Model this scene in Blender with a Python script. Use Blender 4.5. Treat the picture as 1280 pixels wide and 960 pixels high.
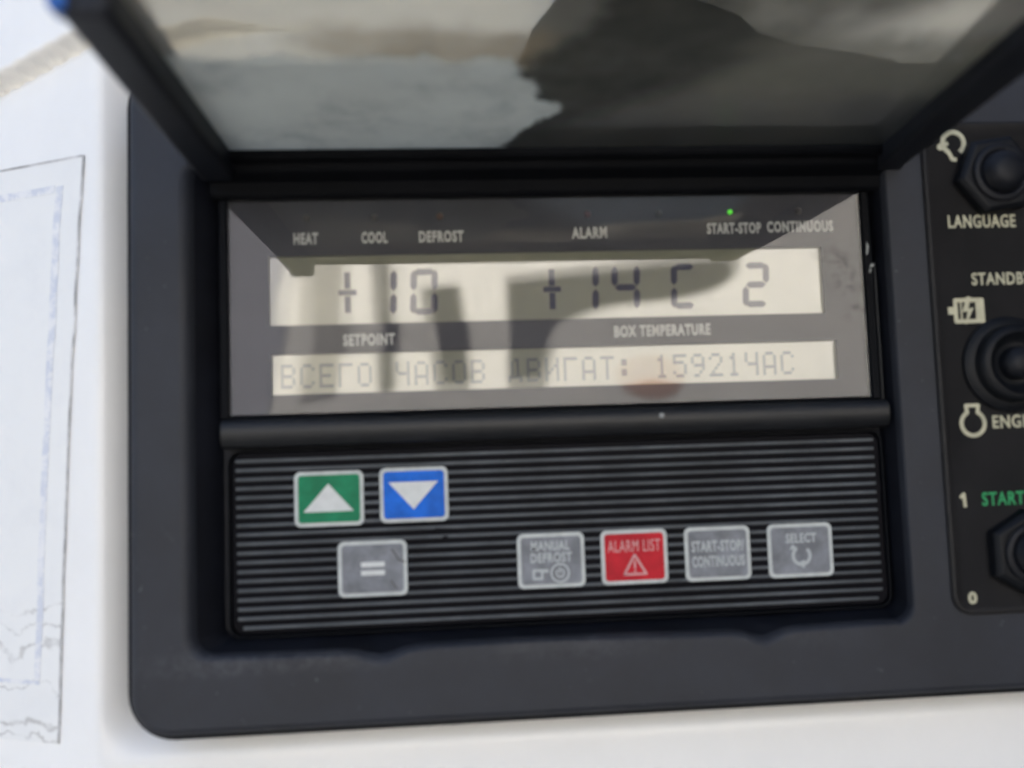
import bpy, bmesh, math, random
from mathutils import Matrix, Vector, noise
random.seed(4)
SC = bpy.context.scene
S = 0.001                                # everything below is written in millimetres
for o in list(bpy.data.objects): bpy.data.objects.remove(o)

# ------------------------------------------------------------------ camera
SC.render.resolution_x, SC.render.resolution_y = 1024, 768
cd = bpy.data.cameras.new('camera'); cam = bpy.data.objects.new('camera', cd)
SC.collection.objects.link(cam); SC.camera = cam
R3 = Matrix(((0.99693156, 0.02896331, -0.0727227), (-0.07032511, -0.07661534, -0.99457753), (-0.03437794, 0.99663996, -0.0743434)))
CAM = Vector((-19.999, -273.509, -20.444))
cam.matrix_world = Matrix.Translation(CAM*S) @ R3.to_4x4()
cd.sensor_width = 36; cd.lens = 30.94
cd.clip_start = 0.005; cd.clip_end = 400
cd.dof.use_dof = True; cd.dof.focus_distance = 0.355; cd.dof.aperture_fstop = 6.0

# ------------------------------------------------------------------ light
SUN_EL, SUN_AZ = math.radians(36), math.radians(-18)     # sun stands behind the vehicle wall
W = bpy.data.worlds.new('World'); SC.world = W; W.use_nodes = True
nt = W.node_tree; bg = nt.nodes['Background']
sky = nt.nodes.new('ShaderNodeTexSky'); sky.sky_type = 'NISHITA'; sky.sun_disc = False
sky.sun_elevation = SUN_EL; sky.sun_rotation = SUN_AZ; sky.dust_density = 4.5; sky.air_density = 0.8; sky.ozone_density = 0.6
nt.links.new(sky.outputs[0], bg.inputs[0]); bg.inputs[1].default_value = 0.12
sl = bpy.data.lights.new('sun', 'SUN'); sun = bpy.data.objects.new('sun', sl); SC.collection.objects.link(sun)
sl.energy = 4.6; sl.angle = math.radians(0.6); sl.color = (1, 0.96, 0.9)
sd = Vector((math.sin(SUN_AZ)*math.cos(SUN_EL), math.cos(SUN_AZ)*math.cos(SUN_EL), math.sin(SUN_EL)))
sun.rotation_euler = sd.to_track_quat('Z', 'Y').to_euler(); sun.location = (0, 0, 4)
SC.view_settings.view_transform = 'Standard'; SC.view_settings.look = 'None'
SC.view_settings.exposure = 1.92; SC.view_settings.gamma = 1
try:
    SC.cycles.max_bounces = 10; SC.cycles.transparent_max_bounces = 12
except Exception: pass

# ------------------------------------------------------------------ materials
def mat(name, col, rough=0.5, spec=0.5, metal=0, var=0.0, scale=60, bump=0.0, bscale=900, emit=None, col2=None, coat=0, rvar=0):
    m = bpy.data.materials.new(name); m.use_nodes = True
    n = m.node_tree; p = n.nodes['Principled BSDF']
    p.inputs['Base Color'].default_value = (*col, 1); p.inputs['Roughness'].default_value = rough
    p.inputs['Specular IOR Level'].default_value = spec; p.inputs['Metallic'].default_value = metal
    p.inputs['Coat Weight'].default_value = coat
    tc = n.nodes.new('ShaderNodeTexCoord')
    if var or col2:
        t = n.nodes.new('ShaderNodeTexNoise'); t.inputs['Scale'].default_value = scale; t.inputs['Detail'].default_value = 6; t.inputs['Roughness'].default_value = 0.65
        n.links.new(tc.outputs['Object'], t.inputs['Vector'])
        r = n.nodes.new('ShaderNodeValToRGB'); r.color_ramp.elements[0].position = 0.38; r.color_ramp.elements[1].position = 0.68
        c2 = col2 or tuple(min(1, c*(1+var)) for c in col); c1 = col if col2 else tuple(c*(1-var) for c in col)
        r.color_ramp.elements[0].color = (*c1, 1); r.color_ramp.elements[1].color = (*c2, 1)
        n.links.new(t.outputs[0], r.inputs[0]); n.links.new(r.outputs[0], p.inputs['Base Color'])
        if rvar:
            mr = n.nodes.new('ShaderNodeMapRange'); mr.inputs[3].default_value = rough-rvar; mr.inputs[4].default_value = rough+rvar
            n.links.new(t.outputs[0], mr.inputs[0]); n.links.new(mr.outputs[0], p.inputs['Roughness'])
    if bump:
        t = n.nodes.new('ShaderNodeTexNoise'); t.inputs['Scale'].default_value = bscale; t.inputs['Detail'].default_value = 3
        n.links.new(tc.outputs['Object'], t.inputs['Vector'])
        b = n.nodes.new('ShaderNodeBump'); b.inputs['Strength'].default_value = bump; b.inputs['Distance'].default_value = 0.0004
        n.links.new(t.outputs[0], b.inputs['Height']); n.links.new(b.outputs[0], p.inputs['Normal'])
    if emit:
        p.inputs['Emission Color'].default_value = (*emit[:3], 1); p.inputs['Emission Strength'].default_value = emit[3]
    return m

class NG:                                  # small helper to write node maths
    def __init__(s, m): s.t = m.node_tree; s.n = s.t.nodes; s.l = s.t.links
    def put(s, sock, v):
        if hasattr(v, 'is_output'): s.l.new(v, sock)
        else: sock.default_value = v
    def m(s, op, a, b=0, c=0, clamp=False):
        x = s.n.new('ShaderNodeMath'); x.operation = op; x.use_clamp = clamp
        s.put(x.inputs[0], a); s.put(x.inputs[1], b); s.put(x.inputs[2], c); return x.outputs[0]
    def noise(s, vec, scale, detail=4, rough=0.6, w=0):
        x = s.n.new('ShaderNodeTexNoise'); x.noise_dimensions = '4D'; x.inputs['W'].default_value = w
        s.l.new(vec, x.inputs['Vector']); x.inputs['Scale'].default_value = scale; x.inputs['Detail'].default_value = detail; x.inputs['Roughness'].default_value = rough
        return x.outputs[0]
    def step(s, v, a, b):                  # smooth ramp of v from a (0) to b (1)
        x = s.n.new('ShaderNodeMapRange'); x.interpolation_type = 'SMOOTHSTEP'; s.put(x.inputs[0], v)
        x.inputs[1].default_value = a; x.inputs[2].default_value = b; return x.outputs[0]
    def mix(s, f, a, b):
        x = s.n.new('ShaderNodeMix'); x.data_type = 'RGBA'; s.put(x.inputs[0], f)
        for k, v in ((6, a), (7, b)):
            if hasattr(v, 'is_output'): s.l.new(v, x.inputs[k])
            else: x.inputs[k].default_value = (*v, 1)
        return x.outputs[2]
    def mixs(s, f, a, b):
        x = s.n.new('ShaderNodeMixShader'); s.put(x.inputs[0], f); s.l.new(a, x.inputs[1]); s.l.new(b, x.inputs[2]); return x.outputs[0]

M = {}
M['housing'] = mat('black_plastic', (0.021, 0.0235, 0.031), 0.55, 0.35, var=0.18, scale=35, bump=0.25, bscale=2500, rvar=0.06)
M['hinge'] = mat('hinge_black', (0.003, 0.0035, 0.005), 0.65, 0.1, var=0.2, scale=50)
M['well'] = mat('shaded_well_plastic', (0.006, 0.007, 0.011), 0.55, 0.2, var=0.3, scale=50)  # housing plastic darkened; the shade under the lid sits in this colour
M['bar'] = mat('satin_black_bar', (0.008, 0.009, 0.011), 0.48, 0.4, var=0.25, scale=70, rvar=0.1)
M['lid'] = mat('lid_black_plastic', (0.009, 0.011, 0.017), 0.55, 0.3, var=0.2, scale=40)
M['keypad'] = mat('keypad_film_black', (0.003, 0.003, 0.005), 0.5, 0.06, var=0.25, scale=45)
M['stripe'] = mat('keypad_stripe_grey', (0.088, 0.097, 0.105), 0.5, 0.25, var=0.3, scale=40)
M['border'] = mat('button_border_white', (0.47, 0.50, 0.49), 0.45, 0.4, var=0.12, scale=250)
M['legend'] = mat('button_print_white', (0.60, 0.62, 0.61), 0.5, 0.4, var=0.08, scale=200)
M['legend2'] = mat('button_print_pale', (0.40, 0.43, 0.44), 0.5, 0.4)
M['green'] = mat('button_green', (0.005, 0.19, 0.085), 0.5, 0.2, var=0.22, scale=110)
M['blue'] = mat('button_blue', (0.002, 0.125, 0.60), 0.5, 0.2, var=0.22, scale=110)
M['red'] = mat('button_red', (0.46, 0.008, 0.02), 0.5, 0.2, var=0.18, scale=110)
M['grey'] = mat('button_grey', (0.175, 0.187, 0.21), 0.45, 0.3, var=0.3, scale=120)
M['mask'] = mat('display_mask', (0.012, 0.012, 0.020), 0.5, 0.3)
M['lcd'] = mat('lcd_glass', (0.225, 0.225, 0.155), 0.03, 1.0, var=0.10, scale=22, coat=0.45)
M['lcd'].node_tree.nodes['Principled BSDF'].inputs['Coat IOR'].default_value = 1.6
M['lcd_dark'] = mat('lcd_segment', (0.008, 0.009, 0.032), 0.06, 0.55)
M['lcd_text'] = mat('lcd_dot_text', (0.11, 0.12, 0.11), 0.03, 0.8)
M['print'] = mat('display_print', (0.55, 0.55, 0.52), 0.5, 0.3)
M['led_off'] = mat('led_off', (0.045, 0.038, 0.036), 0.3, 0.5)
M['led_amber'] = mat('led_amber_off', (0.099, 0.041, 0.018), 0.3, 0.5)
M['led_red'] = mat('led_red_off', (0.081, 0.023, 0.023), 0.3, 0.5)
M['led_on'] = mat('led_lit_green', (0.05, 0.4, 0.03), 0.4, 0.5, emit=(0.12, 0.8, 0.04, 0.22))
M['plate'] = mat('switch_plate_charcoal', (0.012, 0.0115, 0.012), 0.55, 0.25, var=0.2, scale=60, rvar=0.08, col2=None)
M['nut'] = mat('nut_black', (0.005, 0.006, 0.008), 0.5, 0.2, var=0.2, scale=90)
M['rubber'] = mat('rubber_boot', (0.006, 0.007, 0.010), 0.5, 0.22)
M['cream'] = mat('print_cream', (0.50, 0.48, 0.34), 0.5, 0.4, var=0.12, scale=300)
M['greenprint'] = mat('print_green', (0.02, 0.30, 0.10), 0.5, 0.4, var=0.15, scale=300)
M['paint'] = mat('white_body_paint', (0.86, 0.855, 0.835), 0.35, 0.5, var=0.03, scale=12)
M['trailer'] = mat('white_trailer_skin', (0.82, 0.81, 0.77), 0.5, 0.4, var=0.05, scale=3)
M['trailergrey'] = mat('reflection_grey', (0.36, 0.35, 0.32), 0.5, 0.4)
M['trailerlav'] = mat('reflection_lavender', (0.36, 0.37, 0.43), 0.5, 0.4)
M['fingertip'] = mat('brown_red_fingertip', (0.46, 0.27, 0.20), 0.4, 0.4)
M['gap'] = mat('dark_steel', (0.03, 0.03, 0.04), 0.6, 0.3)
M['ground'] = mat('concrete_ground', (0.15, 0.15, 0.145), 0.9, 0.2, var=0.15, scale=1.5)
M['bluecorner'] = mat('blue_lid_corner', (0.02, 0.12, 0.45), 0.5, 0.4)
M['jacket'] = mat('dark_jacket', (0.020, 0.021, 0.030), 0.85, 0.2, var=0.2, scale=20)
M['skin'] = mat('skin', (0.42, 0.22, 0.15), 0.5, 0.4)
M['hair'] = mat('dark_hair', (0.02, 0.015, 0.012), 0.6, 0.3)
M['phone'] = mat('phone_black', (0.010, 0.010, 0.012), 0.35, 0.5)
M['scuff'] = mat('pale_scuff', (0.30, 0.31, 0.30), 0.6, 0.3)

def add_dust_and_highlight(m):                            # dust along the lower lip, a few scuffs, and a painted lip highlight
    g = NG(m); p = g.n['Principled BSDF']; src = p.inputs['Base Color'].links[0].from_socket
    tc = g.n.new('ShaderNodeTexCoord').outputs['Object']
    sx = g.n.new('ShaderNodeSeparateXYZ'); g.l.new(tc, sx.inputs[0]); Z = g.m('MULTIPLY', sx.outputs[2], 1000); Y = g.m('MULTIPLY', sx.outputs[1], 1000)
    n = g.noise(tc, 60, 6, 0.7, 2); n2 = g.noise(tc, 260, 5, 0.75, 6)
    zz = g.m('ADD', Z, g.m('MULTIPLY', n, 7))
    band = g.m('MULTIPLY', g.step(zz, -81, -77.5), g.step(zz, -71.5, -75))
    d = g.m('MULTIPLY', band, g.step(n2, 0.35, 0.7))
    specks = g.m('MULTIPLY', g.step(g.noise(tc, 420, 2, 0.5, 12), 0.70, 0.76), 0.5)
    scuff = g.m('MULTIPLY', g.step(n, 0.60, 0.75), g.step(n2, 0.5, 0.7))
    f = g.m('MAXIMUM', g.m('MULTIPLY', g.m('MULTIPLY', d, g.step(g.noise(tc, 16, 2, 0.5, 3), 0.38, 0.62)), 0.13), g.m('MAXIMUM', g.m('MULTIPLY', specks, 0.4), g.m('MULTIPLY', scuff, 0.20)))
    lip = g.m('MULTIPLY', g.m('MULTIPLY', g.step(Z, -81.4, -80.0), g.step(Z, -77.4, -78.4)), g.m('MULTIPLY', g.step(Y, -6.6, -7.5), g.m('MULTIPLY', g.step(g.m('MULTIPLY', sx.outputs[0], 1000), 92, 70), g.step(g.noise(tc, 11, 3, 0.6, 31), 0.42, 0.62))))  # highlight line painted into the colour along the lip edge
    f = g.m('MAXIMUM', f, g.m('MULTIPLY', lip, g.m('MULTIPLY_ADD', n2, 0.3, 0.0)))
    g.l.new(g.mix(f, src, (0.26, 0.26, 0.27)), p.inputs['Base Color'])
add_dust_and_highlight(M['housing'])

def window_material():                     # clear hard window: mirror-like surface, thin dust film, gritty scuffs at its right end
    m = bpy.data.materials.new('display_window_clear'); m.use_nodes = True; g = NG(m)
    g.n.remove(g.n['Principled BSDF']); out = g.n['Material Output']
    tc = g.n.new('ShaderNodeTexCoord').outputs['Object']
    sx = g.n.new('ShaderNodeSeparateXYZ'); g.l.new(tc, sx.inputs[0]); X = g.m('MULTIPLY', sx.outputs[0], 1000); Z = g.m('MULTIPLY', sx.outputs[2], 1000)
    tr = g.n.new('ShaderNodeBsdfTransparent'); tr.inputs[0].default_value = (0.93, 0.93, 0.93, 1)
    gl = g.n.new('ShaderNodeBsdfGlossy'); gl.inputs['Roughness'].default_value = 0.003
    bmp = g.n.new('ShaderNodeBump'); bmp.inputs['Strength'].default_value = 0.35; bmp.inputs['Distance'].default_value = 0.0006
    g.l.new(g.noise(tc, 14, 2, 0.5, 1.3), bmp.inputs['Height']); g.l.new(bmp.outputs[0], gl.inputs['Normal'])
    fr = g.n.new('ShaderNodeFresnel'); fr.inputs[0].default_value = 1.5
    s1 = g.mixs(g.m('MULTIPLY', fr.outputs[0], WIN_REFL, clamp=True), tr.outputs[0], gl.outputs[0])
    df = g.n.new('ShaderNodeBsdfDiffuse'); df.inputs[0].default_value = (0.62, 0.63, 0.66, 1)
    n1 = g.noise(tc, 28, 5, 0.6); grit = g.noise(tc, 160, 5, 0.75, 2.2)
    haze = g.m('MULTIPLY_ADD', n1, 0.10, -0.012, clamp=True)
    cx = g.m('SUBTRACT', X, g.m('MULTIPLY', g.m('SUBTRACT', 35, Z), 0.45)); right = g.m('MULTIPLY', g.step(cx, 98, 104), g.step(cx, 113, 108))
    right = g.m('MULTIPLY', right, g.m('MULTIPLY', g.step(Z, 12, 20), g.step(Z, 44, 36)))
    pat = g.m('MULTIPLY', right, g.step(grit, 0.48, 0.60))
    s2 = g.mixs(haze, s1, df.outputs[0])
    dk = g.n.new('ShaderNodeBsdfDiffuse'); dk.inputs[0].default_value = (0.03, 0.03, 0.03, 1)
    s3 = g.mixs(g.m('MULTIPLY', pat, 0.5), s2, dk.outputs[0])
    g.l.new(s3, out.inputs[0]); return m
WIN_REFL = 0.95

def lid_pane_material():                   # smoked pane with a torn dusty film on its left half and brown dirt
    m = bpy.data.materials.new('lid_pane_dirty'); m.use_nodes = True; g = NG(m)
    g.n.remove(g.n['Principled BSDF']); out = g.n['Material Output']
    tc = g.n.new('ShaderNodeTexCoord').outputs['Object']
    sx = g.n.new('ShaderNodeSeparateXYZ'); g.l.new(tc, sx.inputs[0]); X = g.m('MULTIPLY', sx.outputs[0], 1000); Y = g.m('MULTIPLY', sx.outputs[1], 1000)
    tr = g.n.new('ShaderNodeBsdfTransparent'); tr.inputs[0].default_value = (0.97, 0.92, 0.76, 1)
    gl = g.n.new('ShaderNodeBsdfGlossy'); gl.inputs['Roughness'].default_value = 0.30; gl.inputs[0].default_value = (0.8, 0.78, 0.7, 1)
    fr = g.n.new('ShaderNodeFresnel'); fr.inputs[0].default_value = 1.45
    s1 = g.mixs(g.m('MULTIPLY', fr.outputs[0], 0.45, clamp=True), tr.outputs[0], gl.outputs[0])
    big = g.noise(tc, 22, 5, 0.62, 0.7); med = g.noise(tc, 75, 5, 0.6, 4.1); fine = g.noise(tc, 500, 3, 0.6, 9)
    nb = g.m('MULTIPLY_ADD', big, 30, -15); nm = g.m('MULTIPLY_ADD', med, 12, -6); wob = g.m('ADD', nb, nm)
    def film(col): d = g.n.new('ShaderNodeBsdfDiffuse'); d.inputs[0].default_value = (*col, 1); t = g.n.new('ShaderNodeBsdfTranslucent'); t.inputs[0].default_value = (*col, 1); return g.mixs(0.6, d.outputs[0], t.outputs[0])
    # thin olive dust everywhere
    s = g.mixs(g.m('MULTIPLY_ADD', med, 0.40, -0.10, clamp=True), s1, film((0.17, 0.16, 0.12)))
    ex = g.m('ADD', X, g.m('MULTIPLY', wob, 0.9)); ey = g.m('ADD', Y, g.m('MULTIPLY', wob, 0.6))
    rag = g.m('MULTIPLY_ADD', g.noise(tc, 130, 6, 0.75, 7.7), 16, -8)
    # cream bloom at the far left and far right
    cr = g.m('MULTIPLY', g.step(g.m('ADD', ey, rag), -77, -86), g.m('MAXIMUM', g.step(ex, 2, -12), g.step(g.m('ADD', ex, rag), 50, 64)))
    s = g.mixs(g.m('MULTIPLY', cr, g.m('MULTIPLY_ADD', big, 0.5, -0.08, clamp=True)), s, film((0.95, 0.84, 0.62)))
    # brown dirt streak between the two
    br = g.m('MULTIPLY', g.m('MULTIPLY', g.step(g.m('ADD', ey, rag), -103, -94), g.step(g.m('ADD', ey, rag), -76, -79)), g.m('MULTIPLY', g.step(ex, -56, -40), g.step(ex, 6, -2)))
    s = g.mixs(g.m('MULTIPLY', br, g.m('MULTIPLY_ADD', med, 0.8, 0.25)), s, film((0.30, 0.22, 0.12)))
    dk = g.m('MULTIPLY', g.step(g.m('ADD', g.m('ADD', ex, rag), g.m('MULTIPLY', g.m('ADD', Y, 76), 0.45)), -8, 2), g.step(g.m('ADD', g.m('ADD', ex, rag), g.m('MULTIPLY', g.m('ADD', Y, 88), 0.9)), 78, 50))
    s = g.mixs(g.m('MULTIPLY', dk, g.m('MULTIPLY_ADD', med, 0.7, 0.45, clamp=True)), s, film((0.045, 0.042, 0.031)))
    b2 = g.m('MULTIPLY', g.m('MULTIPLY', g.step(g.m('ADD', ey, rag), -103, -87), g.step(g.m('ADD', ey, rag), -45, -72)), g.step(g.m('ADD', ex, rag), 40, 60))
    s = g.mixs(g.m('MULTIPLY', b2, g.m('MULTIPLY_ADD', med, 0.6, 0.50, clamp=True)), s, film((0.17, 0.15, 0.10)))
    # pale torn film on the left, ragged right end
    edge = g.m('ADD', g.m('ADD', ex, rag), g.m('MULTIPLY', g.m('ABSOLUTE', g.m('ADD', Y, 47)), 0.45))
    torn = g.m('MULTIPLY', g.step(edge, 12.0, 9.5), g.step(g.m('ADD', ey, rag), -85, -82.5))
    s = g.mixs(g.m('MULTIPLY', torn, g.m('MULTIPLY_ADD', med, 0.5, 0.62, clamp=True)), s, film((0.56, 0.54, 0.42)))
    s = g.mixs(g.m('MULTIPLY', torn, g.m('MULTIPLY', g.step(g.noise(tc, 48, 6, 0.7, 15), 0.46, 0.68), 0.55)), s, film((0.30, 0.29, 0.23)))
    # wiped greenish smear lines and pale spots
    sp = g.step(g.noise(tc, 190, 2, 0.5, 21), 0.70, 0.76)
    s = g.mixs(g.m('MULTIPLY', sp, 0.25), s, film((0.5, 0.5, 0.45)))
    g.l.new(s, out.inputs[0]); return m

def sticker_material():                    # weathered pale label: faint blue rule, cracked grey lines low down
    m = mat('weathered_label', (0.78, 0.78, 0.76), 0.5, 0.4); g = NG(m); p = g.n['Principled BSDF']
    tc = g.n.new('ShaderNodeTexCoord').outputs['Object']
    sx = g.n.new('ShaderNodeSeparateXYZ'); g.l.new(tc, sx.inputs[0]); X = g.m('MULTIPLY', sx.outputs[0], 1000); Z = g.m('MULTIPLY', sx.outputs[2], 1000)
    n1 = g.noise(tc, 18, 5, 0.6, 3); n2 = g.noise(tc, 60, 6, 0.7, 8)
    wav = g.m('ADD', g.m('ADD', Z, -13), g.m('ADD', g.m('MULTIPLY', n1, 40), g.m('MULTIPLY', n2, 15)))
    cracks = None
    for c, w in ((-51, 0.9), (-56, 0.7), (-62, 1.3), (-72, 0.6), (-86, 1.3), (-91, 0.9), (-97, 0.8)):
        k = g.step(g.m('ABSOLUTE', g.m('SUBTRACT', wav, c)), w, w*0.2)
        cracks = k if cracks is None else g.m('MAXIMUM', cracks, k)
    cracks = g.m('MULTIPLY', cracks, g.step(g.noise(tc, 45, 5, 0.7, 5), 0.40, 0.60))
    fog = g.step(n2, 0.45, 0.7)
    c = g.mix(g.m('MULTIPLY', fog, 0.12), (0.82, 0.82, 0.80), (0.55, 0.56, 0.60))
    c = g.mix(g.m('MULTIPLY', cracks, 0.5), c, (0.22, 0.20, 0.18))
    g.l.new(c, p.inputs['Base Color']); return m
def bluerule_material():
    m = mat('faded_blue_print', (0.45, 0.48, 0.62), 0.5, 0.4); g = NG(m); p = g.n['Principled BSDF']
    tc = g.n.new('ShaderNodeTexCoord').outputs['Object']
    n = g.step(g.noise(tc, 210, 5, 0.75, 1), 0.42, 0.58)
    g.l.new(g.mix(n, (0.80, 0.80, 0.80), (0.62, 0.645, 0.71)), p.inputs['Base Color']); return m
M['window'] = window_material(); M['pane'] = lid_pane_material(); M['sticker'] = sticker_material(); M['bluerule'] = bluerule_material()

# ------------------------------------------------------------------ builders
def link_mesh(name, me, m, parent=None, smooth=None, bevel=None):
    o = bpy.data.objects.new(name, me); SC.collection.objects.link(o)
    if m: me.materials.clear(); me.materials.append(m)
    if smooth is not None:
        me.polygons.foreach_set('use_smooth', [True]*len(me.polygons))
        if smooth < 180:
            try: me.set_sharp_from_angle(angle=math.radians(smooth))
            except Exception: pass
    if bevel:
        b = o.modifiers.new('bevel', 'BEVEL'); b.width = bevel*S; b.segments = 3; b.limit_method = 'ANGLE'; b.angle_limit = math.radians(35)
    if parent: o.parent = parent; o.matrix_parent_inverse = Matrix()
    return o
def obj(name, bm, m, parent=None, smooth=None, bevel=None):
    bmesh.ops.recalc_face_normals(bm, faces=bm.faces)
    me = bpy.data.meshes.new(name); bmesh.ops.scale(bm, vec=(S, S, S), verts=bm.verts); bm.to_mesh(me); bm.free()
    return link_mesh(name, me, m, parent, smooth, bevel)
def empty(name, label, cat, group=None, loc=(0, 0, 0)):
    o = bpy.data.objects.new(name, None); SC.collection.objects.link(o); o.location = Vector(loc)*S
    o.empty_display_size = 0.01; o['label'] = label; o['category'] = cat
    if group: o['group'] = group
    return o
def box(bm, x0, x1, y0, y1, z0, z1):
    v = [bm.verts.new((x, y, z)) for x in (x0, x1) for y in (y0, y1) for z in (z0, z1)]
    for f in ((0, 1, 3, 2), (4, 6, 7, 5), (0, 4, 5, 1), (2, 3, 7, 6), (0, 2, 6, 4), (1, 5, 7, 3)): bm.faces.new([v[i] for i in f])
def boxo(name, d, m, parent=None, bevel=0.4):
    bm = bmesh.new(); box(bm, *d); return obj(name, bm, m, parent, 40, bevel)
def prism(bm, pts, y0, y1):                # outline in x-z, front y0 to back y1
    a = [bm.verts.new((p[0], y0, p[1])) for p in pts]; b = [bm.verts.new((p[0], y1, p[1])) for p in pts]
    n = len(pts); bm.faces.new(a); bm.faces.new(b[::-1])
    for i in range(n): bm.faces.new((a[i], b[i], b[(i+1) % n], a[(i+1) % n]))
def prism_o(name, pts, y0, y1, m, parent=None, bevel=None, smooth=None):
    bm = bmesh.new(); prism(bm, pts, y0, y1); return obj(name, bm, m, parent, smooth, bevel)
def rr(x0, x1, z0, z1, r, n=8, m=1):       # rounded rectangle outline, m extra cuts along sides
    P = []
    cs = [(x1-r, z1-r, 0), (x0+r, z1-r, 90), (x0+r, z0+r, 180), (x1-r, z0+r, 270)]
    for i, (cx, cz, a0) in enumerate(cs):
        for k in range(n+1):
            a = math.radians(a0+90*k/n); P.append((cx+r*math.cos(a), cz+r*math.sin(a)))
        nx, nz, na = cs[(i+1) % 4]; q = (nx+r*math.cos(math.radians(na)), nz+r*math.sin(math.radians(na))); p = P[-1]
        for k in range(1, m): t = k/m; P.append((p[0]+(q[0]-p[0])*t, p[1]+(q[1]-p[1])*t))
    return P
def loft(bm, rings, closed_end=False, closed_start=False, cyc=False):
    V = [[bm.verts.new(p) for p in r] for r in rings]; n = len(rings[0])
    for a, b in list(zip(V, V[1:])) + ([(V[-1], V[0])] if cyc else []):
        for i in range(n): bm.faces.new((a[i], a[(i+1) % n], b[(i+1) % n], b[i]))
    if closed_end: bm.faces.new(V[-1])
    if closed_start: bm.faces.new(V[0])
def at_y(P, y): return [(p[0], y, p[1]) for p in P]
def ring_mesh(bm, x0, x1, z0, z1, r, w, y0, y1):
    A, B = rr(x0, x1, z0, z1, r), rr(x0+w, x1-w, z0+w, z1-w, max(r-w, 0.2))
    loft(bm, [at_y(A, y1), at_y(A, y0), at_y(B, y0), at_y(B, y1)], cyc=True)
def revolve(bm, cx, cz, prof, n=40):       # prof: (radius, y)
    rings = [[(cx+r*math.cos(2*math.pi*k/n), y, cz+r*math.sin(2*math.pi*k/n)) for k in range(n)] for r, y in prof]
    loft(bm, rings, True, True)
def polyline(bm, pts, w, y0, y1):          # flat stroke along points in x-z
    for i, (a, b) in enumerate(zip(pts, pts[1:])):
        y0 -= 0.0035*(1 if i % 2 == 0 else -1)
        d = Vector((b[0]-a[0], b[1]-a[1])); L = d.length; d /= L; nrm = Vector((-d.y, d.x))*w/2
        e = d*w*0.28
        q = [(a[0]-e.x+nrm.x, a[1]-e.y+nrm.y), (b[0]+e.x+nrm.x, b[1]+e.y+nrm.y), (b[0]+e.x-nrm.x, b[1]+e.y-nrm.y), (a[0]-e.x-nrm.x, a[1]-e.y-nrm.y)]
        prism(bm, q, y0, y1)
def arc(cx, cz, r, a0, a1, n=20): return [(cx+r*math.cos(math.radians(a0+(a1-a0)*k/n)), cz+r*math.sin(math.radians(a0+(a1-a0)*k/n))) for k in range(n+1)]
def text(name, body, x0, x1, z0, z1, y, m, parent, bold=0.02, th=0.15, spacing=1.1):
    cu = bpy.data.curves.new('txt', 'FONT'); cu.body = body; cu.offset = bold; cu.extrude = 0.05; cu.space_character = spacing; cu.resolution_u = 3
    t = bpy.data.objects.new('txt', cu); SC.collection.objects.link(t); bpy.context.view_layer.update()
    me = bpy.data.meshes.new_from_object(t.evaluated_get(bpy.context.evaluated_depsgraph_get()))
    bpy.data.objects.remove(t); bpy.data.curves.remove(cu)
    xs = [v.co.x for v in me.vertices]; ys = [v.co.y for v in me.vertices]; zs = [v.co.z for v in me.vertices]
    a, b, c, d = min(xs), max(xs), min(ys), max(ys); zl, zh = min(zs), max(zs)
    for v in me.vertices:
        X = x0+(v.co.x-a)/(b-a)*(x1-x0); Z = z0+(v.co.y-c)/(d-c)*(z1-z0); Y = y-(v.co.z-zl)/(zh-zl)*th
        v.co = Vector((X, Y, Z))*S
    me.name = name
    return link_mesh(name, me, m, parent)
def sst(t): t = max(0, min(1, t)); return t*t*(3-2*t)

# ------------------------------------------------------------------ ground
bm = bmesh.new(); v = [bm.verts.new(p) for p in ((-60000, -60000, -1400), (60000, -60000, -1400), (60000, 60000, -1400), (-60000, 60000, -1400))]; bm.faces.new(v)
g = obj('ground', bm, M['ground']); g['kind'] = 'structure'

# ------------------------------------------------------------------ white vehicle body round the control unit
body = empty('refrigerated_trailer', 'white painted vehicle body around and behind the black control unit', 'trailer')
def body_y(x, z):
    y = 12.0
    if x < -130: y += 0.45*(-130-x)-0.0
    if x < -112:                             # soft shoulder that rolls inward towards the unit
        pass
    roll = sst((x+131)/18.0)                 # 0 left of the shoulder, 1 next to the unit
    w = sst((z+112)/16.0)
    y += 15.0*roll*w
    if z < -100: y += 0
    s = z-(117.5+(x+139.6)*0.27)             # upper panel overlaps this one at a slanting seam
    if s > -4.5 and x < -95:
        y += 4.5*sst((s+4.0)/1.4) - 10*sst((s+1.6)/1.6)
    return y
bm = bmesh.new(); X0, X1, Z0, Z1 = -420, 520, -330, 330
def axis(a, b, f0, f1, fine, coarse):
    L = [a]
    while L[-1] < b: L.append(L[-1] + (fine if f0 <= L[-1] < f1 else coarse))
    return L
xs = axis(X0, X1, -200, -100, 1.6, 20); zs = axis(Z0, Z1, -130, 150, 1.6, 20)
G = [[bm.verts.new((x, body_y(x, z), z)) for z in zs] for x in xs]
for i in range(len(xs)-1):
    for j in range(len(zs)-1): bm.faces.new((G[i][j], G[i+1][j], G[i+1][j+1], G[i][j+1]))
bp = obj('body_panel', bm, M['paint'], body, 180)
boxo('right_shade_board', (475, 505, -690, 60, -900, 700), M['gap'], body, 6)  # added out of view to keep sky light off the right side
boxo('wall', (-1300, 1300, 155, 900, -900, 1500), M['paint'], body, 20)

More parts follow.
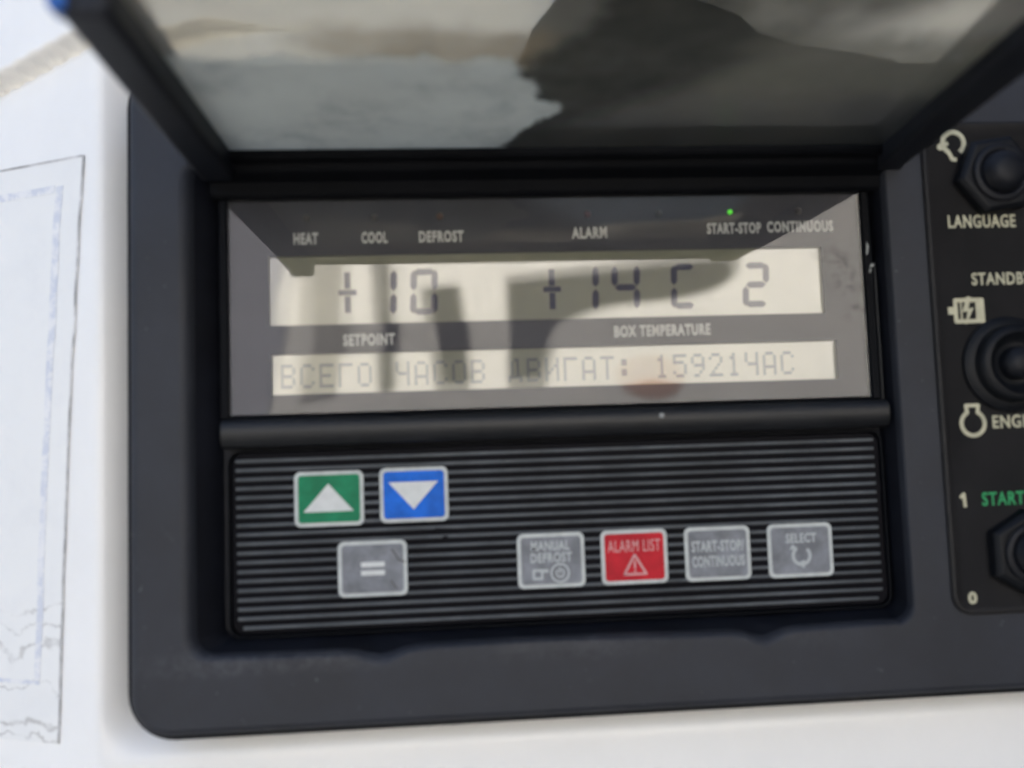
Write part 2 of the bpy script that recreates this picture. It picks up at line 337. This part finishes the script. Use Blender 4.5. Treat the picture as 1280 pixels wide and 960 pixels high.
def on_body(name, quad, m, parent, off, nx=6, nz=40, fn=None):      # sheet laid on the body: quad = four (x, z) corners BL BR TR TL
    bm = bmesh.new(); g = []
    for i in range(nx+1):
        col = []
        for j in range(nz+1):
            u, v = i/nx, j/nz
            b = [quad[0][k]+(quad[1][k]-quad[0][k])*u for k in (0, 1)]; t = [quad[3][k]+(quad[2][k]-quad[3][k])*u for k in (0, 1)]
            x, z = b[0]+(t[0]-b[0])*v, b[1]+(t[1]-b[1])*v
            if fn: x, z = fn(x, z)
            col.append((x, body_y(x, z)-off, z))
        g.append(col)
    F = [[bm.verts.new(p) for p in c] for c in g]; B = [[bm.verts.new((p[0], p[1]+off*0.8, p[2])) for p in c] for c in g]
    for i in range(nx):
        for j in range(nz):
            bm.faces.new((F[i][j], F[i+1][j], F[i+1][j+1], F[i][j+1])); bm.faces.new((B[i][j], B[i][j+1], B[i+1][j+1], B[i+1][j]))
    for i in range(nx):
        bm.faces.new((F[i][0], B[i][0], B[i+1][0], F[i+1][0])); bm.faces.new((F[i][nz], F[i+1][nz], B[i+1][nz], B[i][nz]))
    for j in range(nz):
        bm.faces.new((F[0][j], F[0][j+1], B[0][j+1], B[0][j])); bm.faces.new((F[nx][j], B[nx][j], B[nx][j+1], F[nx][j+1]))
    return obj(name, bm, m, parent, 60)
def wavy(x, z): return (x-1.2*math.sin((z+100)/180*math.pi)*0.8 + noise.noise(Vector((x*.05, z*.06, 2)))*0.5, z)
M['edge'] = mat('label_edge_grime', (0.55, 0.54, 0.53), 0.6, 0.3, var=0.35, scale=120)
st = on_body('sticker', ((-235, -109), (-144.5, -107), (-135.7, 79), (-235, 79)), M['sticker'], body, 0.35, 20, 60, wavy)
on_body('sticker_edge', ((-144.9, -107), (-144.1, -107), (-135.2, 79.4), (-136.1, 79.4)), M['edge'], st, 0.45, 2, 60, wavy)
on_body('sticker_edge', ((-235, 78.9), (-136.1, 78.9), (-136.1, 79.7), (-235, 79.7)), M['edge'], st, 0.45, 20, 2, wavy)
on_body('printed_rule', ((-153.5, -88), (-151.2, -88), (-143.2, 70.5), (-146.0, 70.5)), M['bluerule'], st, 0.5, 2, 60, wavy)
on_body('printed_rule', ((-235, 68.5), (-146.5, 68.5), (-146.5, 71), (-235, 71)), M['bluerule'], st, 0.5, 20, 2, wavy)
on_body('printed_rule', ((-235, -89.5), (-151.5, -89.5), (-151.5, -88.3), (-235, -88.3)), M['bluerule'], st, 0.5, 20, 2, wavy)

# ------------------------------------------------------------------ the control unit
unit = empty('control_unit', 'black refrigeration control panel with raised clear lid, two line display and keypad', 'control panel')
# housing: outer shell rolls into a flat face, face rolls into the well
OUT = (-113.8, 262.0, -99.7, 100.0)
def outer(inset, r=11.5): return rr(OUT[0]+inset, OUT[1]-inset, OUT[2]+inset, OUT[3]-inset, r-inset, 8, 60)
def hole(t):                               # t 0 at the face, 1 at the floor
    x0 = -98.0+10.0*t; x1 = 121.0-2.0*t; z0 = -78.0+4.3*t; z1 = 70-3*t
    P = rr(x0, x1, z0, z1, 6.0-2.0*t, 8, 60); Q = []
    for x, z in P:
        if z < z0+0.01:                    # worn dips in the lower lip
            for c, d, w in ((-42, 3.2, 9), (73.5, 3.4, 8)):
                z -= d*(1-t)*math.exp(-((x-c)/w)**2*2.2)
            z += (1-t)*1.1*math.sin((x+30)*0.05)*0.5
        Q.append((x, z))
    return Q
bm = bmesh.new()
loft(bm, [at_y(outer(0), 16), at_y(outer(0), -5.2), at_y(outer(0.35), -6.6), at_y(outer(1.1), -7.6), at_y(outer(2.4), -8.0)])
loft(bm, [at_y(hole(t), y) for t, y in ((-0.12, -8.0), (-0.02, -7.8), (0.10, -7.2), (0.20, -6.2), (0.27, -4.8))])
es = []
for P in (outer(2.4), hole(-0.12)):          # flat face between the two outlines, its own vertices so it shades flat
    vs = [bm.verts.new(p) for p in at_y(P, -8.0)]; es += [bm.edges.new((vs[i], vs[(i+1) % len(vs)])) for i in range(len(vs))]
bmesh.ops.triangle_fill(bm, use_beauty=True, use_dissolve=False, edges=es)
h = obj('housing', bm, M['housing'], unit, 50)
bm = bmesh.new(); loft(bm, [at_y(outer(0.1), 18), at_y(outer(-2.3), 18), at_y(outer(-2.3), -1.8), at_y(outer(-1.6), -3.0), at_y(outer(0.1), -3.0), at_y(outer(0.1), 16)], cyc=True); obj('edge_shade_ring', bm, M['hinge'], unit, 40)  # added black ring, stands for the dark shaded edge of the bezel
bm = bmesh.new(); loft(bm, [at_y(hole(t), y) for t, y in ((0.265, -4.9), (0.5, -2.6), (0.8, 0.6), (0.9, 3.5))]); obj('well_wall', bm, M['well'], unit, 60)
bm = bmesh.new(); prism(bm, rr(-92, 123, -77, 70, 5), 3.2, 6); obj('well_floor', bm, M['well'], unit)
prism_o('upper_cover', [(4, 99.5), (132, 99.5), (129, 103), (112, 106), (97, 108), (84, 112), (78, 118), (62, 124), (58, 150), (30, 150), (22, 128), (10, 113)], -4.0, 14, M['housing'], unit, 1.2, 40)

# ---- keypad
kp = prism_o('keypad', rr(-86.2, 117.0, -73.0, -19.0, 3.5), 0.25, 3.2, M['keypad'], unit, 0.3)
bm = bmesh.new()
for k in range(19):
    z = -21.2-2.775*k; xl = -85.0+0.02*k; xr = 115.2
    if k == 18: xl += 1.5; xr -= 1.5
    prof = [(0.24, -0.50), (0.05, -0.44), (-0.04, -0.30), (-0.06, 0.0), (-0.04, 0.30), (0.05, 0.44), (0.24, 0.50)]
    A = [bm.verts.new((xl, y, z+d)) for y, d in prof]; B = [bm.verts.new((xr, y, z+d)) for y, d in prof]
    bm.faces.new(A); bm.faces.new(B[::-1])
    for i in range(7): bm.faces.new((A[i], B[i], B[(i+1) % 7], A[(i+1) % 7]))
obj('stripes', bm, M['stripe'], kp, 60)
bm = bmesh.new(); ring_mesh(bm, -87.4, 118.2, -74.2, -17.9, 4.2, 0.8, -0.2, 3.2); obj('keypad_rim', bm, M['hinge'], kp, 40, 0.3)

def button(cx, cz, face, legend, w=20.9, h=16.7):
    b = prism_o('button', rr(cx-w/2, cx+w/2, cz-h/2, cz+h/2, 1.9), -0.25, 0.09, M['border'], unit, 0.12, 40)
    prism_o('button_face', rr(cx-w/2+1.15, cx+w/2-1.15, cz-h/2+1.15, cz+h/2-1.15, 1.1), -0.34, -0.252, face, b)
    legend(cx, cz, b); return b
def leg_tri(s):
    def f(cx, cz, b):
        P = [(cx-7.7, cz-3.9*s), (cx+7.4, cz-3.9*s), (cx-0.2, cz+4.5*s)]
        prism_o('arrow_symbol', P if s > 0 else P[::-1], -0.46, -0.345, M['legend'], b)
    return f
def leg_eq(cx, cz, b):
    bm = bmesh.new(); box(bm, cx-3.5, cx+3.6, -0.46, -0.345, cz+0.5, cz+2.0); box(bm, cx-3.5, cx+3.6, -0.46, -0.345, cz-2.0, cz-0.5)
    obj('equals_symbol', bm, M['legend'], b)
def leg_man(cx, cz, b):
    text('printed_text', 'MANUAL', cx-6.2, cx+5.8, cz+3.0, cz+6.0, -0.345, M['legend2'], b, 0.03)
    text('printed_text', 'DEFROST', cx-6.4, cx+6.4, cz-0.6, cz+2.4, -0.345, M['legend2'], b, 0.03)
    bm = bmesh.new(); polyline(bm, arc(cx+2.6, cz-3.9, 2.7, 0, 360, 28), 0.6, -0.46, -0.345); polyline(bm, arc(cx+2.6, cz-3.9, 1.2, 120, 420, 18), 0.5, -0.46, -0.345); polyline(bm, [(cx+2.6, cz-3.9), (cx+2.6, cz-2.2)], 0.5, -0.47, -0.345)
    obj('defrost_symbol', bm, M['legend2'], b)
    bm = bmesh.new(); polyline(bm, [(cx-5.6, cz-2.9), (cx-5.6, cz-5.4), (cx-3.0, cz-5.4), (cx-3.0, cz-2.9), (cx-5.6, cz-2.9)], 0.75, -0.46, -0.345); box(bm, cx-3.6, cx-1.0, -0.47, -0.345, cz-3.6, cz-2.6)
    obj('heater_symbol', bm, M['legend2'], b)
def leg_alarm(cx, cz, b):
    text('printed_text', 'ALARM LIST', cx-8.3, cx+8.2, cz+1.6, cz+5.2, -0.345, M['alarmtext'], b, 0.0)
    bm = bmesh.new(); polyline(bm, [(cx-3.4, cz-5.3), (cx+3.5, cz-5.3), (cx, cz+0.6), (cx-3.4, cz-5.3)], 0.65, -0.46, -0.345); box(bm, cx-0.3, cx+0.3, -0.47, -0.345, cz-3.6, cz-1.2); box(bm, cx-0.3, cx+0.3, -0.47, -0.345, cz-4.7, cz-4.1)
    obj('warning_symbol', bm, M['alarmtext'], b)
M['alarmtext'] = mat('alarm_print', (0.55, 0.30, 0.30), 0.5, 0.4)
def leg_ss(cx, cz, b):
    text('printed_text', 'START-STOP/', cx-8.3, cx+8.4, cz+0.6, cz+4.1, -0.345, M['legend2'], b, 0.03)
    text('printed_text', 'CONTINUOUS', cx-8.3, cx+8.4, cz-4.0, cz-0.6, -0.345, M['legend2'], b, 0.03)
def leg_sel(cx, cz, b):
    text('printed_text', 'SELECT', cx-4.6, cx+5.2, cz+2.3, cz+5.3, -0.345, M['legend2'], b, 0.03)
    bm = bmesh.new(); polyline(bm, arc(cx+0.2, cz-1.7, 2.7, 130, 400, 22), 1.0, -0.46, -0.345); prism(bm, [(cx+0.9, cz-5.6), (cx-1.5, cz-4.1), (cx+1.2, cz-2.9)], -0.47, -0.345); prism(bm, [(cx-3.6, cz+0.2), (cx-2.6, cz+1.9), (cx-0.9, cz+0.6)], -0.47, -0.345)
    obj('select_symbol', bm, M['legend2'], b)
for cx, cz, fm, lg, lab in ((-57.05, -33.4, 'green', leg_tri(1), 'green button with white up triangle'), (-31.3, -33.1, 'blue', leg_tri(-1), 'blue button with white down triangle'),
        (-44.35, -55.0, 'grey', leg_eq, 'grey button with equals sign'), (10.25, -54.9, 'grey', leg_man, 'grey button reading MANUAL DEFROST'), (36.25, -54.9, 'red', leg_alarm, 'red button reading ALARM LIST'),
        (62.65, -55.0, 'grey', leg_ss, 'grey button reading START-STOP/ CONTINUOUS'), (89.2, -55.1, 'grey', leg_sel, 'grey button reading SELECT')):
    b = button(cx, cz, M[fm], lg); b['label'] = lab

bm = bmesh.new(); polyline(bm, [(-38.6, -49.4), (-37.4, -51.0), (-36.6, -52.6), (-34.6, -53.3)], 0.4, -0.40, -0.345); polyline(bm, [(-39.0, -58.8), (-37.2, -61.2)], 0.3, -0.40, -0.345)
obj('button_scratch', bm, mat('dark_scratch', (0.07, 0.06, 0.055), 0.7, 0.2), unit)
bm = bmesh.new(); prism(bm, [(-25.4, -43.6), (-18.2, -43.9), (-18.8, -45.2), (-24.6, -45.3)], -0.14, -0.09); prism(bm, [(-23.0, -46.2), (-21.2, -46.0), (-21.6, -47.3), (-22.8, -47.1)], -0.14, -0.09); obj('grime_smudge', bm, M['keypad'], unit)
# ---- rail between display and keypad, rounded
def rail(name, x0, x1, prof, m, parent, smooth=50):    # prof: outline in (y, z)
    bm = bmesh.new(); a = [bm.verts.new((x0, y, z)) for y, z in prof]; b = [bm.verts.new((x1, y, z)) for y, z in prof]
    n = len(prof); bm.faces.new(a); bm.faces.new(b[::-1])
    for i in range(n): bm.faces.new((a[i], b[i], b[(i+1) % n], a[(i+1) % n]))
    return obj(name, bm, m, parent, smooth, 0.25)
rail('rail', -88.0, 118.5, [(3.2, -8.4), (-3.0, -8.4), (-4.8, -9.0), (-5.8, -10.3), (-6.0, -12.5), (-5.6, -15.0), (-4.2, -16.9), (-2.0, -17.4), (3.2, -17.4)], M['bar'], unit)
rail('hinge_bar', -90.5, 126.0, [(3, 58.9), (-4, 58.9), (-5.2, 60.0), (-5.4, 63.5), (-7.5, 64.2), (-10.8, 65.0), (-11.8, 66.5), (-11.8, 69.0), (-10, 71.0), (3, 71.0)], M['hinge'], unit)

# ---- display
disp = None
bm = bmesh.new()                             # dark mask with two openings
LA = (-74.4, 104.4, 20.1, 41.8); LB = (-74.0, 105.2, -1.3, 11.1)
for d in ((-87, 116, 41.8, 60.0), (-87, 116, 11.1, 20.1), (-87, 116, -8.2, -1.3), (-87, -74.4, 20.1, 41.8), (104.4-2.3, 116, 20.1, 41.8), (-87, -74.0, -1.3, 11.1), (105.2, 116, -1.3, 11.1)):
    box(bm, d[0], d[1], 0.0, 1.4, d[2], d[3])
bmesh.ops.remove_doubles(bm, verts=bm.verts, dist=1e-4)
disp = obj('display', bm, M['mask'], unit)
l1 = boxo('lcd_screen', (-76, 106, 1.5, 3.0, 18.5, 43.4), M['lcd'], disp, None); l1['label'] = 'upper screen with large segment digits'
l2 = boxo('lcd_screen', (-76, 107, 1.5, 3.0, -3.0, 12.9), M['lcd'], disp, None); l2['label'] = 'lower screen with small dotted letters'
SL = 0.035
def seg7(bm, cx, segs, w=8.2, h=14.6, cz=30.0, t=2.05, y0=1.36, y1=1.49):
    hw, hh = w/2, h/2; g = 0.35
    def q(pts): prism(bm, [(cx+p[0]+SL*p[1], cz+p[1]) for p in pts], y0, y1)
    def hz(z): q([(-hw+g+t*.35, z), (-hw+t+g*.4, z+t/2), (hw-t-g*.4, z+t/2), (hw-g-t*.35, z), (hw-t-g*.4, z-t/2), (-hw+t+g*.4, z-t/2)])
    def vt(x, z0, z1): q([(x, z0+g), (x+t/2, z0+t*.6+g), (x+t/2, z1-t*.6-g), (x, z1-g), (x-t/2, z1-t*.6-g), (x-t/2, z0+t*.6+g)])
    if 'a' in segs: hz(hh-t/2)
    if 'g' in segs: hz(0)
    if 'd' in segs: hz(-hh+t/2)
    if 'f' in segs: vt(-hw+t/2, 0, hh)
    if 'b' in segs: vt(hw-t/2, 0, hh)
    if 'e' in segs: vt(-hw+t/2, -hh, 0)
    if 'c' in segs: vt(hw-t/2, -hh, 0)
def plus(bm, cx, cz, w=5.6, h=12.8, t=1.9):
    box(bm, cx-w/2, cx+w/2, 1.36, 1.49, cz-t/2+.1, cz+t/2-.1)
    for s in (-1, 1): z0, z1 = (cz+s*1.15, cz+s*h/2); prism(bm, [(cx-t/2, z0), (cx-t/2, z1), (cx+t/2, z1), (cx+t/2, z0)][::s], 1.36, 1.49)
bm = bmesh.new(); plus(bm, -50.4, 30.2); seg7(bm, -39.2, 'bc'); seg7(bm, -26.6, 'abcdef', w=8.6); obj('setpoint_digits', bm, M['lcd_dark'], l1)
bm = bmesh.new(); plus(bm, 13.9, 29.9); seg7(bm, 24.8, 'bc'); seg7(bm, 37.6, 'bcfg', w=9.2); seg7(bm, 56.6, 'adef', w=8.6); seg7(bm, 80.2, 'abged', w=8.8); obj('temperature_digits', bm, M['lcd_dark'], l1)
GL = {
 'В': ['11110', '10001', '10001', '11110', '10001', '10001', '11110'], 'С': ['01110', '10001', '10000', '10000', '10000', '10001', '01110'],
 'Е': ['11111', '10000', '10000', '11110', '10000', '10000', '11111'], 'Г': ['11111', '10000', '10000', '10000', '10000', '10000', '10000'],
 'О': ['01110', '10001', '10001', '10001', '10001', '10001', '01110'], 'Ч': ['10001', '10001', '10001', '01111', '00001', '00001', '00001'],
 'А': ['01110', '10001', '10001', '10001', '11111', '10001', '10001'], 'Д': ['00110', '01010', '01010', '01010', '01010', '11111', '10001'],
 'И': ['10001', '10001', '10011', '10101', '11001', '10001', '10001'], 'Т': ['11111', '00100', '00100', '00100', '00100', '00100', '00100'],
 ':': ['00000', '01100', '01100', '00000', '01100', '01100', '00000'], '1': ['00100', '01100', '00100', '00100', '00100', '00100', '01110'],
 '5': ['11111', '10000', '11110', '00001', '00001', '10001', '01110'], '9': ['01110', '10001', '10001', '01111', '00001', '00010', '01100'],
 '2': ['01110', '10001', '00001', '00010', '00100', '01000', '11111'], ' ': ['00000']*7}
bm = bmesh.new(); msg = 'ВСЕГО ЧАСОВ ДВИГАТ: 15921ЧАС'; x = -71.3
for ch in msg:
    for r in range(7):
        for c in range(5):
            if GL[ch][r][c] == '1':
                a = x+c*0.88; z = 8.15-r*1.08; box(bm, a+.03, a+.85, 1.38, 1.49, z-1.02, z-.06)
    x += 5.86
obj('dotted_text', bm, M['lcd_text'], l2)
for s, x0, x1, zc in (('HEAT', -66.5, -59.0, 47.2), ('COOL', -45.6, -37.5, 47.2), ('DEFROST', -27.7, -13.7, 47.2), ('ALARM', 20.7, 32.0, 47.6), ('START-STOP', 64.6, 82.4, 48.3), ('CONTINUOUS', 84.4, 106.4, 48.5), ('SETPOINT', -51.9, -36.0, 15.1), ('BOX TEMPERATURE', 33.0, 64.0, 15.7)):
    text('printed_word', s, x0, x1, zc-1.85, zc+1.85, -0.01, M['print'], disp, 0.04, 0.1, 1.16)
for x, mm in ((-62.5, 'led_off'), (-41.5, 'led_off'), (-21.0, 'led_amber'), (26, 'led_red'), (49, 'led_off'), (72.4, 'led_on'), (95, 'led_off')):
    bm = bmesh.new(); r = 0.8 if mm == 'led_on' else 1.1; revolve(bm, x, 53.6, [(r, -0.02), (r, -0.4), (r*.7, -0.8), (r*.25, -0.95)], 20); l = obj('indicator_light', bm, M[mm], disp, 60)
    if mm == 'led_on': l['label'] = 'lit green indicator light'
# clear window: gently bowed sheet with thickness
bm = bmesh.new(); xs = [-85.8+200.4*i/40 for i in range(41)]; zs = [-7.3+67.3*j/16 for j in range(17)]
def wy(x, z): return -2.1-0.55*(1-((x-14)/100)**2)*(1-((z-26)/34)**2)
for off in (0,):
    G = [[bm.verts.new((x, wy(x, z), z)) for z in zs] for x in xs]
    for i in range(40):
        for j in range(16): bm.faces.new((G[i][j], G[i+1][j], G[i+1][j+1], G[i][j+1]))
win = obj('display_window', bm, M['window'], unit, 180)
# window frame: side cheeks and thin sill
fr = bmesh.new(); box(fr, -88.6, -85.9, -3.2, 3.2, -8.3, 58.8); box(fr, 114.7, 117.4, -3.2, 3.2, -8.3, 58.8); box(fr, -85.9, 114.7, -2.9, -0.2, -8.3, -7.4)
obj('window_frame', fr, M['hinge'], unit, 40, 0.5)
fr = bmesh.new(); prism(fr, [(118.0, -9), (118.6, -9), (118.6, 36), (118.0, 36)], -2.5, 3.1); obj('side_trim', fr, M['bar'], unit, 40, 0.2)
fr = bmesh.new()
for (x, z, w, h) in ((115.3, 38, 1.0, 4.5), (116.2, 34.0, 1.6, 1.3), (115.9, 32.2, .8, 1.6)):
    prism(fr, [(x, z), (x+w*.6, z+h*.1), (x+w, z+h*.6), (x+w*.4, z+h)], -3.35, -3.2)
obj('scuff_mark', fr, M['scuff'], unit)
bm = bmesh.new(); revolve(bm, 45.5, -11.5, [(0.9, -6.0), (0.8, -6.3), (0.4, -6.5)], 7); obj('dirt_speck', bm, M['scuff'], unit)

# ---- lid, raised nearly level above the display
lid = empty('lid', 'x', 'x')
for k in ('label', 'category'): del lid[k]
lid.parent = unit
def zl(y, base): return base - 0.0434*y
def bar3(bm, A, B, w, zb, h):               # side rail from A to B in x-y, width w towards +x, bottom height zb(y), height h
    (xa, ya), (xb, yb) = A, B; v = []
    for (x, y, ww) in ((xa, ya, w[0]), (xb, yb, w[1])):
        for dx in (0, ww):
            for z in (zb(y), zb(y)+h): v.append(bm.verts.new((x+dx, y, z)))
    for f in ((0, 1, 3, 2), (4, 6, 7, 5), (0, 4, 5, 1), (2, 3, 7, 6), (0, 2, 6, 4), (1, 5, 7, 3)): bm.faces.new([v[i] for i in f])
bm = bmesh.new()
bar3(bm, (-92.4, -7), (-87.4, -118), (10.2, 9.4), lambda y: 63.6+0.038*y, 13)
bar3(bm, (117.6, -7), (101.0, -118), (8.6, 13.5), lambda y: 64.4+0.012*y, 14)
box(bm, -87.4, 114.5, -122, -115.5, 65.4, 76)
obj('lid_frame', bm, M['lid'], lid, 40, 1.6)
boxo('hinge_sleeve', (-90.0, 125.8, -16.5, -11.9, 67.2, 76.5), M['hinge'], lid, 1.5)
bm = bmesh.new(); P = [(-86.0, -13), (119.0, -13), (104.0, -114), (-81.0, -114)]
bm.faces.new([bm.verts.new((x, y, 70.5+0.04*y)) for x, y in P])
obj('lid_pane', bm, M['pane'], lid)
boxo('lid_corner_blue', (-88.5, -85.4, -119.2, -114, 60.0, 76), M['bluecorner'], lid, 0.4)  # small blue block at the lid's front left corner

# ---- switch plate with rotary / push switches
bm = bmesh.new()
loft(bm, [at_y(rr(133.0, 252, -76.0, 79.5, 6), -7.9), at_y(rr(133.0, 252, -76.0, 79.5, 6), -9.0), at_y(rr(133.5, 251.5, -75.5, 79.0, 5.5), -9.4), at_y(rr(134.3, 250.7, -74.7, 78.2, 5), -9.4), at_y(rr(134.9, 250.1, -74.1, 77.6, 4.6), -8.9)], True)
pl = obj('switch_plate', bm, M['plate'], unit, 40)
Y = -8.92
def hexnut(cx, cz, R, rot, y0, y1):
    P = [(cx+R*math.cos(math.radians(rot+60*k)), cz+R*math.sin(math.radians(rot+60*k))) for k in range(6)]
    Q = [(cx+(R-1.6)*math.cos(math.radians(rot+60*k)), cz+(R-1.6)*math.sin(math.radians(rot+60*k))) for k in range(6)]
    bm = bmesh.new(); loft(bm, [at_y(P, y1), at_y(P, y0+1.2), at_y(Q, y0)], True, True); return bm
def switch(cx, cz, kind, rot=0):
    s = empty('switch', 'x', 'x'); del s['label'], s['category']; s.parent = unit; s.location = (cx*S, Y*S, cz*S)
    if kind == 'hex':
        obj('hex_nut', hexnut(0, 0, 13.4, rot, -4.5, 0), M['nut'], s, 30, 0.5)
        bm = bmesh.new(); revolve(bm, 0, 0, [(9.2, -4.4), (9.2, -5.4), (8.4, -6.0), (7.2, -5.8), (6.6, -5.2), (6.4, -6.2), (6.0, -6.5), (6.4, -6.8), (6.0, -7.1), (6.3, -7.4), (5.6, -9.0), (3.5, -9.8), (1.0, -10)]); obj('push_cap', bm, M['rubber'], s, 50)
    else:
        bm = bmesh.new(); revolve(bm, 0, 0, [(15.0, 0), (15.0, -1.2), (13.6, -2.2), (12.2, -2.4), (12.0, -5.0), (11.2, -6.0), (9.6, -6.2), (8.8, -5.4), (7.0, -3.6), (6.2, -3.4)]); obj('collar', bm, M['nut'], s, 50)
        bm = bmesh.new(); revolve(bm, 0, 0, [(5.0, -3.3), (5.0, -6.2), (4.2, -7.6), (2.2, -8.4), (0.5, -8.6)]); obj('push_cap', bm, M['rubber'], s, 60)
    return s
switch(155.8, 61.3, 'hex', 8)['label'] = 'upper hexagonal switch above the word LANGUAGE'
switch(156.3, 1.0, 'round')['label'] = 'middle round switch between STANDBY and ENGINE'
switch(157.0, -57.5, 'hex', 30)['label'] = 'lower hexagonal switch under the word START'
TY = -8.95
text('printed_word', 'LANGUAGE', 140.0, 162.4, 44.9, 49.1, TY, M['cream'], pl, 0.02, 0.12)
text('printed_word', 'STANDBY', 146.4, 166.4, 26.4, 30.4, TY, M['cream'], pl, 0.02, 0.12)
text('printed_word', 'ENGINE', 149.8, 167.0, -19.0, -14.9, TY, M['cream'], pl, 0.02, 0.12)
text('printed_word', 'START', 144.5, 158.3, -42.9, -38.7, TY, M['greenprint'], pl, 0.02, 0.12)
bm = bmesh.new(); polyline(bm, [(137.7, -39.9), (138.7, -39.0), (138.9, -42.8)], 0.95, TY-.12, TY); obj('printed_number', bm, M['cream'], pl)
text('printed_number', '0', 137.7, 140.6, -72.7, -68.9, TY, M['cream'], pl, 0.04, 0.12)
bm = bmesh.new(); polyline(bm, arc(143.6, 72.6, 3.5, -50, 235, 26), 1.5, TY-.12, TY); polyline(bm, [(141.7, 69.8), (142.9, 67.3), (144.0, 67.1)], 1.3, TY-.14, TY); revolve(bm, 139.2, 71.3, [(1.1, TY), (1.1, TY-.13)], 14); polyline(bm, [(139.2, 71.3), (141.5, 72.4)], 1.2, TY-.11, TY); obj('language_symbol', bm, M['cream'], pl)
bm = bmesh.new(); polyline(bm, [(140.4, 21.7), (149.2, 21.7), (149.2, 15.0), (140.4, 15.0), (140.4, 21.7)], 1.3, TY-.12, TY); box(bm, 137.9, 140.0, TY-.13, TY, 17.2, 19.6); box(bm, 147.0, 149.0, TY-.11, TY, 15.2, 21.4)
box(bm, 142.0, 142.5, TY-.11, TY, 15.5, 21.2); prism(bm, [(144.2, 22.8), (142.6, 17.9), (144.3, 18.1), (143.4, 13.8), (146.4, 19.3), (144.6, 19.0), (145.6, 22.8)][::-1], TY-.16, TY); obj('motor_symbol', bm, M['cream'], pl)
bm = bmesh.new(); polyline(bm, arc(143.4, -17.2, 3.75, 118, 422, 30), 1.25, TY-.12, TY); polyline(bm, [(141.7, -13.7), (141.4, -11.6), (145.4, -11.6), (145.1, -13.7)], 1.15, TY-.13, TY); obj('engine_symbol', bm, M['cream'], pl)

# ------------------------------------------------------------------ shapes added behind the camera for the display window to mirror
def mir(px, pz, Yw):                         # a point of the window plane carried on along the mirrored ray to depth Yw
    k = (-Yw+273.5)/(273.5-2.1); return (-20+(px+20)*k, -20.4+(pz+20.4)*k)
opp = empty('reflection_trailer', 'white trailer added behind the camera for the display window to mirror', 'trailer', None, (0, 0, 0))
boxo('trailer_box', (-820, 1500, -5200, -2600, -500, 840), M['trailer'], opp, 15)  # added unseen white box, gives the window its bright reflection
boxo('right_light_blocker', (1530, 4200, -5100, -2500, -1000, 1400), M['gap'], opp, 60)  # added unseen dark mass that cuts light from the right
boxo('trailer_chassis', (-600, 1400, -5000, -2700, -1000, -500), M['gap'], opp, 10)
def opp_part(name, P, m, Yw=-2590, th=9): return prism_o(name, [mir(x, z, Yw) for x, z in P], Yw, Yw-th, m, opp, 3)
opp_part('reflection_bar_narrow', [(-41.2, -9), (-36.5, -9), (-37.8, 42), (-43.0, 42)][::-1], M['gap'])  # added dark slab, shaped for the narrow bar in the reflection
opp_part('reflection_bar_wide', [(-22.5, -9), (-12.5, -9), (-16.0, 32.0), (-28.0, 31.0)][::-1], M['gap'])  # added dark slab, shaped for the wide bar in the reflection
opp_part('reflection_sky_panel', [(-93, -12), (-76, -12), (-72, 30), (-64, 60), (-93, 60)][::-1], M['trailerlav'])  # added panel, gives the sky tone mirrored at the window's left
opp_part('reflection_grey_streak', [(-66, -9), (-55, -9), (-52, 42), (-64, 42)][::-1], M['trailergrey'])  # added slab, shaped for the grey streak in the reflection
curve = [(-1.5, -9), (9.0, -9)] + [(9+2*math.sin(t)+3.5*t*t, -9+22*t) for t in (0.25, 0.5, 0.75, 1.0)] + [(18, 17), (24, 21.5), (33, 24), (44, 25), (56, 26.5), (66, 29), (72.5, 33), (74.5, 37), (72, 41), (62, 40.2), (45, 38.6), (30, 37), (14, 35.5), (-1, 34.0)]
opp_part('reflection_silhouette', curve[::-1], M['gap'])  # added dark slab, mirrors as the photographer's silhouette
opp_part('reflection_fingertip', [(44+11*math.cos(a/10*math.pi), -9.5+9.5*math.sin(a/10*math.pi)) for a in range(20)], M['fingertip'])  # added disc, mirrors as the photographer's fingertip
print('built')
